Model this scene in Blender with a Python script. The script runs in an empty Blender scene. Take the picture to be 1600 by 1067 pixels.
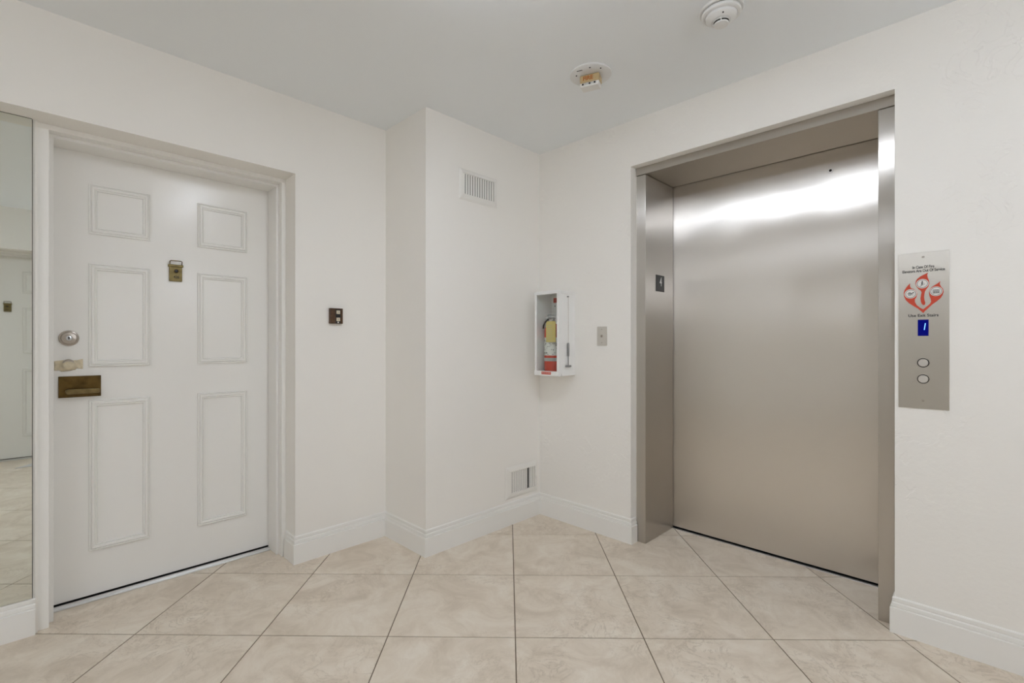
import bpy, bmesh, math, random
from mathutils import Vector, Matrix
random.seed(4)
PI = math.pi
S = bpy.context.scene
C = S.collection
# ------------------------------------------------------------------ camera
CAM_H = 1.1584
cd = bpy.data.cameras.new('camera'); cam = bpy.data.objects.new('camera', cd); C.objects.link(cam)
cam.location = (0, 0, CAM_H)
cam.rotation_euler = (PI / 2, 0, math.radians(45.3908 - 90))
cd.sensor_fit = 'HORIZONTAL'; cd.sensor_width = 36.0
cd.lens = 746.198 / 1600 * 36.0
cd.shift_x = (800 - 784.14) / 1600
cd.shift_y = (535.65 - 533.5) / 1600
cd.clip_start = 0.02
S.camera = cam
# ------------------------------------------------------------------ world, exposure
w = bpy.data.worlds.new('world'); S.world = w; w.use_nodes = True
w.node_tree.nodes['Background'].inputs[0].default_value = (0.9, 0.95, 1, 1)
w.node_tree.nodes['Background'].inputs[1].default_value = 0.0
S.view_settings.view_transform = 'Standard'
S.view_settings.look = 'None'
S.view_settings.gamma = 1
S.view_settings.use_curve_mapping = False
S.view_settings.exposure = 0.53
LAMP = 14.0           # radiance of the lobby fixture's diffuser
HALL_FILL = 10.0      # radiance of the unseen corridor light added as fill
GLOBE_FILL = 15.5         # radiance of the globes added on the rear wall as fill
LAMP_COL = (0.92, 0.985, 1.10)
S.cycles.use_denoising = True
S.cycles.denoising_input_passes = 'RGB_ALBEDO_NORMAL'
S.cycles.denoising_prefilter = 'ACCURATE'
S.cycles.max_bounces = 16
S.cycles.diffuse_bounces = 10
S.cycles.glossy_bounces = 6
# ------------------------------------------------------------------ dimensions (metres)
H = 2.44
YA = 2.5463      # plane of the wall with the apartment door
YC = 2.1348      # front of the corner chase
XC = 1.5265      # side of the corner chase
XB = 2.4673      # plane of the elevator wall
YR = -1.16       # wall behind the camera
XF = -3.6        # far end of the corridor
REC = 0.117      # how far the door recess goes in
EY = 0.849       # middle of the elevator opening
# ------------------------------------------------------------------ materials
def mat(name):
    m = bpy.data.materials.new(name); m.use_nodes = True
    return m, m.node_tree, m.node_tree.nodes['Principled BSDF']
def plain(name, col, rough=0.5, metal=0.0, spec=0.5, noise=0.0, nscale=30, emis=None, es=0):
    m, t, b = mat(name)
    b.inputs['Roughness'].default_value = rough
    b.inputs['Metallic'].default_value = metal
    b.inputs['Specular IOR Level'].default_value = spec
    if noise:
        tc = t.nodes.new('ShaderNodeTexCoord'); n = t.nodes.new('ShaderNodeTexNoise'); r = t.nodes.new('ShaderNodeValToRGB')
        n.inputs['Scale'].default_value = nscale; n.inputs['Detail'].default_value = 5
        t.links.new(tc.outputs['Object'], n.inputs['Vector']); t.links.new(n.outputs['Fac'], r.inputs['Fac'])
        r.color_ramp.elements[0].position = 0.3; r.color_ramp.elements[1].position = 0.7
        r.color_ramp.elements[0].color = tuple(c * (1 - noise) for c in col) + (1,)
        r.color_ramp.elements[1].color = tuple(min(1, c * (1 + noise)) for c in col) + (1,)
        t.links.new(r.outputs['Color'], b.inputs['Base Color'])
    else:
        b.inputs['Base Color'].default_value = tuple(col) + (1,)
    if emis:
        b.inputs['Emission Color'].default_value = tuple(emis) + (1,)
        b.inputs['Emission Strength'].default_value = es
    return m
def plaster(name, col, rough, strength, skip=0.0):
    """painted plaster: fine orange peel plus sparse trowel ridges"""
    m, t, b = mat(name)
    b.inputs['Base Color'].default_value = tuple(col) + (1,)
    b.inputs['Roughness'].default_value = rough
    b.inputs['Specular IOR Level'].default_value = 0.35
    tc = t.nodes.new('ShaderNodeTexCoord')
    n = t.nodes.new('ShaderNodeTexNoise'); n.inputs['Scale'].default_value = 55; n.inputs['Detail'].default_value = 4
    t.links.new(tc.outputs['Object'], n.inputs['Vector'])
    last = n.outputs['Fac']
    if skip:
        n2 = t.nodes.new('ShaderNodeTexNoise'); n2.inputs['Scale'].default_value = 9; n2.inputs['Detail'].default_value = 6; n2.inputs['Distortion'].default_value = 1.6
        r = t.nodes.new('ShaderNodeValToRGB'); r.color_ramp.elements[0].position = 0.53; r.color_ramp.elements[1].position = 0.56
        n3 = t.nodes.new('ShaderNodeTexNoise'); n3.inputs['Scale'].default_value = 2.2
        r3 = t.nodes.new('ShaderNodeValToRGB'); r3.color_ramp.elements[0].position = 0.45; r3.color_ramp.elements[1].position = 0.62
        mu = t.nodes.new('ShaderNodeMath'); mu.operation = 'MULTIPLY'
        ma = t.nodes.new('ShaderNodeMath'); ma.operation = 'MULTIPLY_ADD'; ma.inputs[1].default_value = skip
        for q in (n2, n3): t.links.new(tc.outputs['Object'], q.inputs['Vector'])
        t.links.new(n2.outputs['Fac'], r.inputs['Fac']); t.links.new(n3.outputs['Fac'], r3.inputs['Fac'])
        t.links.new(r.outputs['Color'], mu.inputs[0]); t.links.new(r3.outputs['Color'], mu.inputs[1])
        t.links.new(mu.outputs[0], ma.inputs[0]); t.links.new(last, ma.inputs[2])
        last = ma.outputs[0]
    bp = t.nodes.new('ShaderNodeBump'); bp.inputs['Strength'].default_value = strength; bp.inputs['Distance'].default_value = 0.002
    t.links.new(last, bp.inputs['Height']); t.links.new(bp.outputs['Normal'], b.inputs['Normal'])
    return m
def steel(name, col, rough, wave=0.0, smudge=0.0):
    """vertically brushed stainless steel: blur across the grain, so sideways"""
    m, t, b = mat(name)
    b.inputs['Metallic'].default_value = 1
    b.inputs['Roughness'].default_value = rough
    b.inputs['Anisotropic'].default_value = 1.0
    b.inputs['Base Color'].default_value = tuple(col) + (1,)
    g = t.nodes.new('ShaderNodeNewGeometry'); x = t.nodes.new('ShaderNodeVectorMath'); x.operation = 'CROSS_PRODUCT'
    x.inputs[1].default_value = (0, 0.05, 1)
    t.links.new(g.outputs['True Normal'], x.inputs[0]); t.links.new(x.outputs[0], b.inputs['Tangent'])
    tc = t.nodes.new('ShaderNodeTexCoord'); mp = t.nodes.new('ShaderNodeMapping')
    mp.inputs['Scale'].default_value = (260, 260, 0.8)
    n = t.nodes.new('ShaderNodeTexNoise'); n.inputs['Scale'].default_value = 1; n.inputs['Detail'].default_value = 3
    t.links.new(tc.outputs['Object'], mp.inputs['Vector']); t.links.new(mp.outputs[0], n.inputs['Vector'])
    mr = t.nodes.new('ShaderNodeMapRange'); mr.inputs['To Min'].default_value = rough - 0.008; mr.inputs['To Max'].default_value = rough + 0.008
    t.links.new(n.outputs['Fac'], mr.inputs['Value'])
    last = mr.outputs[0]
    if smudge:
        s = t.nodes.new('ShaderNodeTexNoise'); s.inputs['Scale'].default_value = 14; s.inputs['Detail'].default_value = 6
        t.links.new(tc.outputs['Object'], s.inputs['Vector'])
        ma = t.nodes.new('ShaderNodeMath'); ma.operation = 'MULTIPLY_ADD'; ma.inputs[1].default_value = smudge
        t.links.new(s.outputs['Fac'], ma.inputs[0]); t.links.new(last, ma.inputs[2]); last = ma.outputs[0]
    t.links.new(last, b.inputs['Roughness'])
    if wave:
        n2 = t.nodes.new('ShaderNodeTexNoise'); n2.inputs['Scale'].default_value = 2.6; n2.inputs['Detail'].default_value = 1
        t.links.new(tc.outputs['Object'], n2.inputs['Vector'])
        bp = t.nodes.new('ShaderNodeBump'); bp.inputs['Strength'].default_value = wave; bp.inputs['Distance'].default_value = 0.01
        t.links.new(n2.outputs['Fac'], bp.inputs['Height']); t.links.new(bp.outputs['Normal'], b.inputs['Normal'])
    return m
def tile_mat():
    m, t, b = mat('ceramic_tile')
    L = t.links.new
    tc = t.nodes.new('ShaderNodeTexCoord'); oi = t.nodes.new('ShaderNodeObjectInfo')
    mu = t.nodes.new('ShaderNodeMath'); mu.operation = 'MULTIPLY'; mu.inputs[1].default_value = 60
    cb = t.nodes.new('ShaderNodeCombineXYZ'); ad = t.nodes.new('ShaderNodeVectorMath')
    L(oi.outputs['Random'], mu.inputs[0]); L(mu.outputs[0], cb.inputs[0]); L(mu.outputs[0], cb.inputs[2])
    L(tc.outputs['Object'], ad.inputs[0]); L(cb.outputs[0], ad.inputs[1])
    def noise(scale, detail, dist, rough=0.5):
        n = t.nodes.new('ShaderNodeTexNoise'); n.inputs['Scale'].default_value = scale; n.inputs['Detail'].default_value = detail
        n.inputs['Distortion'].default_value = dist; n.inputs['Roughness'].default_value = rough
        L(ad.outputs[0], n.inputs['Vector']); return n
    a = noise(5.5, 12, 0.9, 0.68); ra = t.nodes.new('ShaderNodeValToRGB')
    e = ra.color_ramp.elements
    e[0].position = 0.36; e[0].color = TILE_A; e[1].position = 0.64; e[1].color = TILE_C
    k = e.new(0.5); k.color = TILE_B
    L(a.outputs['Fac'], ra.inputs['Fac'])
    v = noise(9, 8, 1.4, 0.65); rv = t.nodes.new('ShaderNodeValToRGB')
    rv.color_ramp.elements[0].position = 0.485; rv.color_ramp.elements[1].position = 0.535
    k = rv.color_ramp.elements.new(0.51)
    rv.color_ramp.elements[0].color = (0, 0, 0, 1); k.color = (1, 1, 1, 1); rv.color_ramp.elements[2].color = (0, 0, 0, 1)
    L(v.outputs['Fac'], rv.inputs['Fac'])
    g = noise(2.3, 3, 0.4); rg = t.nodes.new('ShaderNodeValToRGB'); rg.color_ramp.elements[0].position = 0.44; rg.color_ramp.elements[1].position = 0.62
    L(g.outputs['Fac'], rg.inputs['Fac'])
    mm = t.nodes.new('ShaderNodeMath'); mm.operation = 'MULTIPLY'; L(rv.outputs['Color'], mm.inputs[0]); L(rg.outputs['Color'], mm.inputs[1])
    m2 = t.nodes.new('ShaderNodeMath'); m2.operation = 'MULTIPLY'; m2.inputs[1].default_value = 0.65; L(mm.outputs[0], m2.inputs[0])
    mx = t.nodes.new('ShaderNodeMix'); mx.data_type = 'RGBA'
    L(m2.outputs[0], mx.inputs['Factor']); L(ra.outputs['Color'], mx.inputs['A']); mx.inputs['B'].default_value = TILE_V
    L(mx.outputs['Result'], b.inputs['Base Color'])
    b.inputs['Roughness'].default_value = 0.34
    b.inputs['Specular IOR Level'].default_value = 0.4
    bp = t.nodes.new('ShaderNodeBump'); bp.inputs['Strength'].default_value = 0.12; bp.inputs['Distance'].default_value = 0.002
    L(v.outputs['Fac'], bp.inputs['Height']); L(bp.outputs['Normal'], b.inputs['Normal'])
    return m
TILE_A = (0.63, 0.54, 0.435, 1); TILE_B = (0.72, 0.63, 0.52, 1); TILE_C = (0.79, 0.715, 0.61, 1); TILE_V = (0.48, 0.40, 0.31, 1)
WALLC = (0.88, 0.86, 0.82)
M = {}
M['wall'] = plaster('wall_paint', WALLC, 0.6, 0.14)
M['wall_rough'] = plaster('troweled_wall_paint', WALLC, 0.5, 0.40, 1.8)
M['ceiling'] = plaster('ceiling_paint', (0.85, 0.88, 0.90), 0.75, 0.08)
M['trim'] = plain('white_trim_paint', (0.87, 0.86, 0.83), 0.35)
M['door'] = plain('white_door_enamel', (0.86, 0.85, 0.82), 0.22, spec=0.45)
M['grout'] = plain('grout', (0.20, 0.155, 0.11), 0.9, noise=0.1)
M['tile'] = tile_mat()
M['steel'] = steel('brushed_steel', (0.77, 0.735, 0.69), 0.30, wave=0.40)
M['steel_frame'] = steel('brushed_steel_frame', (0.56, 0.53, 0.49), 0.26, wave=0.06, smudge=0.08)
M['panel'] = steel('satin_steel_plate', (0.78, 0.745, 0.685), 0.49)
M['button'] = plain('spun_steel', (0.62, 0.60, 0.57), 0.42, 1.0)
M['sill'] = plain('aluminium', (0.72, 0.72, 0.72), 0.3, 1.0)
M['dark'] = plain('dark_parts_gap_shade', (0.012, 0.011, 0.010), 0.9)  # near-black for dark parts, and for shade painted into gaps
M['brass'] = plain('aged_brass', (0.20, 0.155, 0.062), 0.42, 0.75, noise=0.25, nscale=40)
M['bronze'] = plain('dark_bronze', (0.12, 0.075, 0.022), 0.33, 0.85, noise=0.35, nscale=25)
M['bronze_edge'] = plain('worn_bronze', (0.19, 0.14, 0.062), 0.36, 0.85, noise=0.25, nscale=35)
M['nickel'] = plain('satin_nickel', (0.50, 0.45, 0.40), 0.30, 1.0)
M['chrome'] = plain('polished_chrome', (0.66, 0.68, 0.70), 0.28, 1.0)
M['tape'] = plain('masking_tape', (0.66, 0.58, 0.42), 0.7, noise=0.12, nscale=60)
M['wood'] = plain('brown_panel', (0.085, 0.04, 0.016), 0.4, noise=0.35, nscale=60)
M['cream'] = plain('cream_plastic', (0.74, 0.66, 0.48), 0.4)
M['white'] = plain('white_plastic', (0.76, 0.76, 0.75), 0.35)
M['vent'] = plain('white_vent_enamel', (0.83, 0.815, 0.775), 0.35)
M['cabinet'] = plain('white_cabinet_enamel', (0.87, 0.87, 0.86), 0.28)
M['red'] = plain('red_paint', (0.60, 0.05, 0.022), 0.25)
M['sign_red'] = plain('sign_red', (0.56, 0.055, 0.02), 0.45)
M['label'] = plain('paper_label', (0.78, 0.77, 0.74), 0.5)
M['tag'] = plain('yellow_tag', (0.72, 0.58, 0.20), 0.6)
M['black'] = plain('black_plastic', (0.012, 0.012, 0.012), 0.35)
M['ink'] = plain('black_ink', (0.015, 0.014, 0.013), 0.6)
M['grey'] = plain('grey_metal', (0.28, 0.28, 0.28), 0.4, 0.6)
M['greymark'] = plain('grey_ink', (0.45, 0.44, 0.42), 0.6)
M['mat'] = plain('grey_cover', (0.62, 0.62, 0.63), 0.6, noise=0.06)
M['amber'] = plain('beige_label', (0.56, 0.42, 0.22), 0.4)
M['orange'] = plain('orange_letters', (0.46, 0.15, 0.03), 0.5)
M['screen'] = plain('blue_screen', (0.0, 0.0, 0.02), 0.25, spec=0.08, emis=(0.002, 0.008, 0.60), es=0.16)
M['segment'] = plain('lit_segment', (0.1, 0.3, 0.9), 0.3, emis=(0.18, 0.45, 1.0), es=1.1)
M['lamp'] = plain('lamp_diffuser', (0.9, 0.9, 0.9), 0.5, emis=LAMP_COL, es=LAMP)
M['hall_fill'] = plain('hall_fill_diffuser', (0.9, 0.9, 0.9), 0.5, emis=LAMP_COL, es=HALL_FILL)
M['globe'] = plain('fill_globe_glass', (0.9, 0.9, 0.9), 0.4, emis=LAMP_COL, es=GLOBE_FILL)
M['mirror'] = plain('mirror_silver', (0.80, 0.83, 0.79), 0.015, 1.0)
def glass(name):
    m, t, b = mat(name)
    tr = t.nodes.new('ShaderNodeBsdfTransparent'); tr.inputs[0].default_value = (0.96, 0.975, 0.965, 1)
    gl = t.nodes.new('ShaderNodeBsdfGlossy'); gl.inputs['Roughness'].default_value = 0.02
    lw = t.nodes.new('ShaderNodeLayerWeight'); pw = t.nodes.new('ShaderNodeMath'); pw.operation = 'POWER'; pw.inputs[1].default_value = 4
    fr = t.nodes.new('ShaderNodeMath'); fr.operation = 'MULTIPLY_ADD'; fr.inputs[1].default_value = 0.6; fr.inputs[2].default_value = 0.03
    t.links.new(lw.outputs['Facing'], pw.inputs[0]); t.links.new(pw.outputs[0], fr.inputs[0])
    mx = t.nodes.new('ShaderNodeMixShader')
    t.links.new(fr.outputs[0], mx.inputs[0]); t.links.new(tr.outputs[0], mx.inputs[1]); t.links.new(gl.outputs[0], mx.inputs[2])
    t.links.new(mx.outputs[0], t.nodes['Material Output'].inputs['Surface'])
    return m
M['glass'] = glass('clear_glass')
# ------------------------------------------------------------------ mesh helpers
class MB:
    def __init__(s): s.v = []; s.f = []
    def add(s, v, f):
        n = len(s.v); s.v += [tuple(p) for p in v]; s.f += [tuple(i + n for i in q) for q in f]; return s
    def box(s, x0, x1, y0, y1, z0, z1):
        v = [(x, y, z) for x in (x0, x1) for y in (y0, y1) for z in (z0, z1)]
        return s.add(v, [(0, 1, 3, 2), (4, 6, 7, 5), (0, 4, 5, 1), (2, 3, 7, 6), (0, 2, 6, 4), (1, 5, 7, 3)])
    def prism(s, pts, y0, y1):
        """outline in x,z (counter-clockwise seen from -y), front at y0"""
        n = len(pts); v = [(x, y0, z) for x, z in pts] + [(x, y1, z) for x, z in pts]
        f = [tuple(range(n)), tuple(range(2 * n - 1, n - 1, -1))]
        f += [((i + 1) % n, i, n + i, n + (i + 1) % n) for i in range(n)]
        return s.add(v, f)
    def lathe(s, prof, c=(0, 0, 0), axis='y', seg=32, sx=1.0):
        """prof: (radius, distance along the axis); axis y runs towards the viewer (-y), axis z up"""
        v = []; f = []; n = len(prof)
        for k in range(seg):
            a = 2 * PI * k / seg
            for r, d in prof:
                if axis == 'y': v.append((c[0] + r * math.cos(a) * sx, c[1] - d, c[2] + r * math.sin(a)))
                else: v.append((c[0] + r * math.cos(a), c[1] + r * math.sin(a), c[2] + d))
        for k in range(seg):
            k2 = (k + 1) % seg
            for i in range(n - 1): f.append((k * n + i, k2 * n + i, k2 * n + i + 1, k * n + i + 1))
        f.append(tuple(k * n for k in range(seg))[::-1]); f.append(tuple(k * n + n - 1 for k in range(seg)))
        return s.add(v, f)
    def tube(s, pts, r, seg=10):
        pts = [Vector(p) for p in pts]; v = []; f = []; up = Vector((0.13, 0.31, 0.94))
        for i, p in enumerate(pts):
            d = (pts[min(i + 1, len(pts) - 1)] - pts[max(i - 1, 0)]).normalized()
            a = d.cross(up).normalized(); b = d.cross(a)
            for k in range(seg):
                t = 2 * PI * k / seg; v.append(p + a * r * math.cos(t) + b * r * math.sin(t))
        for i in range(len(pts) - 1):
            for k in range(seg):
                k2 = (k + 1) % seg; f.append((i * seg + k, i * seg + k2, (i + 1) * seg + k2, (i + 1) * seg + k))
        f.append(tuple(range(seg))[::-1]); f.append(tuple((len(pts) - 1) * seg + k for k in range(seg)))
        return s.add(v, f)
    def map(s, fn): s.v = [fn(*p) for p in s.v]; return s
def obj(name, mb, m, parent=None, bevel=0.0, smooth=False, label=None):
    me = bpy.data.meshes.new(name); me.from_pydata(mb.v, [], mb.f)
    bm = bmesh.new(); bm.from_mesh(me); bmesh.ops.recalc_face_normals(bm, faces=bm.faces); bm.to_mesh(me); bm.free()
    me.materials.append(m if not isinstance(m, str) else M[m])
    o = bpy.data.objects.new(name, me); C.objects.link(o)
    if parent: o.parent = parent
    if smooth:
        me.shade_smooth(); me.set_sharp_from_angle(angle=math.radians(38))
    if bevel:
        b = o.modifiers.new('b', 'BEVEL'); b.width = bevel; b.segments = 2; b.limit_method = 'ANGLE'; b.angle_limit = math.radians(40)
    if label: o['label'] = label
    return o
def empty(name, loc, rz=0.0):
    o = bpy.data.objects.new(name, None); C.objects.link(o); o.location = loc; o.rotation_euler = (0, 0, rz); o.empty_display_size = 0.05
    return o
def tag(o, label, cat=None, group=None, kind=None):
    o['label'] = label
    if cat: o['category'] = cat
    if group: o['group'] = group
    if kind: o['kind'] = kind
    return o
def text(name, body, size, m, parent, x, y, z, align='CENTER', depth=0.0004, sx=1.0, label=None, font_offset=0.0, shear=0.0, width=None):
    """raised lettering in the x,z plane facing -y; z is the middle of the letters"""
    cu = bpy.data.curves.new(name, 'FONT'); cu.body = body; cu.size = size; cu.align_x = align; cu.align_y = 'CENTER'
    cu.extrude = depth; cu.resolution_u = 3; cu.offset = font_offset; cu.shear = shear
    tmp = bpy.data.objects.new('t', cu); C.objects.link(tmp)
    dg = bpy.context.evaluated_depsgraph_get(); dg.update()
    me = bpy.data.meshes.new_from_object(tmp.evaluated_get(dg))
    bpy.data.objects.remove(tmp); bpy.data.curves.remove(cu)
    me.name = name
    if width:
        xs = [v.co.x for v in me.vertices]; sx = width / (max(xs) - min(xs))
    for v in me.vertices: v.co = Vector((x + v.co.x * sx, y - v.co.z, z + v.co.y))
    me.materials.clear(); me.materials.append(M[m])
    o = bpy.data.objects.new(name, me); C.objects.link(o); o.parent = parent
    if label: o['label'] = label
    return o
def struct(name, mb, m, label, bevel=0.0):
    o = obj(name, mb, m, None, bevel); o['kind'] = 'structure'; o['label'] = label
    return o
def slab(u0, u1, z0, z1, d0, d1, holes, axis):
    """a wall with rectangular openings: u runs along the wall, d is its thickness"""
    us = sorted({u0, u1} | {h[0] for h in holes} | {h[1] for h in holes}); zs = sorted({z0, z1} | {h[2] for h in holes} | {h[3] for h in holes})
    def solid(i, j):
        if i < 0 or j < 0 or i >= len(us) - 1 or j >= len(zs) - 1: return False
        a = (us[i] + us[i + 1]) / 2; b = (zs[j] + zs[j + 1]) / 2
        return not any(h[0] < a < h[1] and h[2] < b < h[3] for h in holes)
    mb = MB(); idx = {}
    def V(i, j, d):
        k = (i, j, d)
        if k not in idx:
            idx[k] = len(mb.v); p = d1 if d else d0
            mb.v.append((us[i], p, zs[j]) if axis == 'x' else (p, us[i], zs[j]))
        return idx[k]
    for i in range(len(us) - 1):
        for j in range(len(zs) - 1):
            if not solid(i, j): continue
            for d in (0, 1): mb.f.append((V(i, j, d), V(i + 1, j, d), V(i + 1, j + 1, d), V(i, j + 1, d)))
            for (a, b, (p, q), (r, t)) in ((i - 1, j, (i, j), (i, j + 1)), (i + 1, j, (i + 1, j), (i + 1, j + 1)), (i, j - 1, (i, j), (i + 1, j)), (i, j + 1, (i, j + 1), (i + 1, j + 1))):
                if not solid(a, b): mb.f.append((V(p, q, 0), V(r, t, 0), V(r, t, 1), V(p, q, 1)))
    return mb
# ------------------------------------------------------------------ room shell
XR0, XR1, ZR = -1.1, 0.989, 2.047
struct('wall_left', slab(XF, XC, 0, H, YA, YA + 0.42, [(XR0, XR1, 0, ZR)], 'x'), 'wall', 'warm white plaster wall holding the apartment door and the mirror')
VU = (1.782, 2.028, 2.025, 2.145); VL = (2.174, 2.407, 0.198, 0.334)
struct('wall_corner', slab(XC, XB, 0, H, YC, YA + 0.42, [], 'x'), 'wall', 'warm white boxed-out plaster chase between the door and the elevator wall')
struct('wall_right', slab(YR, YA + 0.42, 0, H, XB, XB + 0.55, [(EY - 0.592, EY + 0.592, 0, 2.177)], 'y'), 'wall_rough', 'warm white troweled plaster wall around the elevator')
X0 = 0.353                                           # local zero of the door opposite
struct('wall_rear', slab(XF, XB + 0.55, 0, H, YR - 0.42, YR, [(X0 - XR1, X0, 0, ZR)], 'x'), 'wall', 'warm white plaster wall facing the mirror across the lobby')
struct('wall_end', MB().box(XF - 0.15, XF, YR - 0.42, YA + 0.42, 0, H), 'wall', 'warm white plaster wall at the far end of the corridor')
struct('wall_recess', MB().box(XR0, 0.020, YA + REC, YA + 0.42, 0, ZR), 'wall', 'warm white back of the shallow recess behind the mirror')
struct('ceiling', MB().box(XF - 0.15, XB + 0.55, YR - 0.42, YA + 0.42, H, H + 0.12), 'ceiling', 'flat white painted plaster ceiling over the lobby')
floor = struct('floor', MB().box(XF - 0.15, XB + 0.55, YR - 0.42, YA + 0.42, -0.10, -0.0022), 'grout', 'beige ceramic tile floor laid diagonally with dark thin grout joints')
# tiles: one mesh for whole ones, cut ones clipped to the room
TS, TG = 0.5043, 0.0046
ang = math.radians(45.3908 - 0.0 - 0.3908 - 0.3424)
F = Vector((math.cos(ang), math.sin(ang))); R = Vector((math.sin(ang), -math.cos(ang)))
def clip(poly, x0, x1, y0, y1):
    for ax, lim, s in ((0, x0, 1), (0, x1, -1), (1, y0, 1), (1, y1, -1)):
        out = []
        for i in range(len(poly)):
            a, b = poly[i], poly[(i + 1) % len(poly)]
            da, db = s * (a[ax] - lim), s * (b[ax] - lim)
            if da >= 0: out.append(a)
            if da * db < 0: t = da / (da - db); out.append(a + (b - a) * t)
        poly = out
        if not poly: return poly
    return poly
def tile_mesh(poly):
    me = MB(); n = len(poly); c = sum(poly, Vector((0, 0))) / n; b = 0.0018
    ins = [p + (c - p).normalized() * b for p in poly]
    me.add([(p.x, p.y, -0.0022) for p in poly] + [(p.x, p.y, -0.0007) for p in poly] + [(p.x, p.y, 0) for p in ins],
           [(i, (i + 1) % n, n + (i + 1) % n, n + i) for i in range(n)] + [(n + i, n + (i + 1) % n, 2 * n + (i + 1) % n, 2 * n + i) for i in range(n)] + [tuple(range(2 * n, 3 * n))])
    return me
full = None
for i in range(-9, 10):
    for j in range(-11, 6):
        o0 = F * (2.3843 + TS * (j - 1)) + R * (0.029 + TS * i)
        mid = o0 + (F + R) * TS / 2
        h = (TS - TG) / 2
        poly = [mid + F * a * h + R * b * h for a, b in ((-1, -1), (1, -1), (1, 1), (-1, 1))]
        cp = clip(poly, XF, XB + 0.40, YR - 0.30, YA + 0.285)
        if len(cp) < 3: continue
        area = abs(sum(cp[k].x * cp[(k + 1) % len(cp)].y - cp[(k + 1) % len(cp)].x * cp[k].y for k in range(len(cp)))) / 2
        if area < 1e-4: continue
        whole = area > 4 * h * h - 1e-5
        if whole and full is not None:
            o = full.copy(); C.objects.link(o); o.location = (mid.x, mid.y, 0)
        else:
            o = obj('tile', tile_mesh([p - mid for p in cp]), 'tile', floor); o.location = (mid.x, mid.y, 0)
            if whole: full = o
# ------------------------------------------------------------------ baseboards
BP = [(0, 0.143), (0.0045, 0.143), (0.0075, 0.139), (0.0075, 0.127), (0.0050, 0.125), (0.0050, 0.1225), (0.0095, 0.119), (0.0105, 0.107), (0.0075, 0.105), (0.0075, 0.1025), (0.0145, 0.1005), (0.0145, 0), (0, 0)]
def baseboards(path, names, labels):
    """room on the right-hand side of the walking direction; mitred at the corners"""
    P = [Vector(p) for p in path]; N = []
    for i in range(len(P) - 1):
        d = (P[i + 1] - P[i]).normalized(); N.append(Vector((d.y, -d.x)))
    def off(i, d):
        if i == 0: return P[0] + N[0] * d
        if i == len(P) - 1: return P[-1] + N[-1] * d
        return P[i] + N[i - 1] * d + N[i] * d if abs(N[i - 1].dot(N[i])) < 0.5 else P[i] + N[i] * d
    n = len(BP)
    for i, nm in enumerate(names):
        if nm is None: continue
        mb = MB()
        a = [(*off(i, d), z) for d, z in BP]; b = [(*off(i + 1, d), z) for d, z in BP]
        mb.add(a + b, [(k, (k + 1) % n, n + (k + 1) % n, n + k) for k in range(n)] + [tuple(range(n)), tuple(range(2 * n - 1, n - 1, -1))])
        struct(nm, mb, 'trim', labels[i], 0.0)
baseboards([(XR1, YA + REC), (XR1, YA), (XC, YA), (XC, YC), (XB, YC), (XB, EY + 0.592), (XB + 0.05, EY + 0.592)],
           ['baseboard_recess', 'baseboard_left', 'baseboard_corner_side', 'baseboard_corner', 'baseboard_back', 'baseboard_return'],
           ['short white moulded baseboard turning into the door recess', 'white moulded baseboard between the door and the corner chase', 'short white moulded baseboard on the side of the corner chase',
            'white moulded baseboard under the low vent on the chase front', 'white moulded baseboard below the fire extinguisher cabinet', 'stub of white baseboard turning towards the elevator jamb'])
baseboards([(XB + 0.05, EY - 0.592), (XB, EY - 0.592), (XB, YR), (X0, YR)], ['baseboard_jamb', 'baseboard_right', 'baseboard_rear'],
           ['stub of white baseboard turning in beside the elevator jamb', 'white moulded baseboard below the elevator call panel', 'white moulded baseboard on the wall behind the camera'])
baseboards([(X0 - XR1, YR), (XF, YR), (XF, YA), (XR0, YA)], ['baseboard_hall', 'baseboard_end', 'baseboard_corridor'],
           ['white moulded baseboard beyond the opposite door', 'white moulded baseboard at the far end of the corridor', 'white moulded baseboard along the corridor beyond the mirror'])
baseboards([(XR0, YA + REC), (0.013, YA + REC)], ['baseboard_mirror'], ['white moulded baseboard under the tall mirror'])
# ------------------------------------------------------------------ mirror
mr = empty('wall_mirror', (-0.55, YA + REC, 0.146))
tag(mr, 'tall frameless mirror left of the apartment door reflecting the opposite door', 'mirror')
obj('mirror_glass', MB().box(-0.548, 0.5535, -0.008, -0.0015, 0.0, ZR - 0.002 - 0.146), 'mirror', mr)
obj('dark_edge', MB().box(0.5537, 0.5552, -0.0078, -0.001, 0.0, ZR - 0.002 - 0.146).box(-0.548, 0.5535, -0.0085, -0.001, ZR - 0.0015 - 0.146, ZR - 0.0002 - 0.146), 'dark', mr, label='thin dark seam around the mirror edge')
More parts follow.
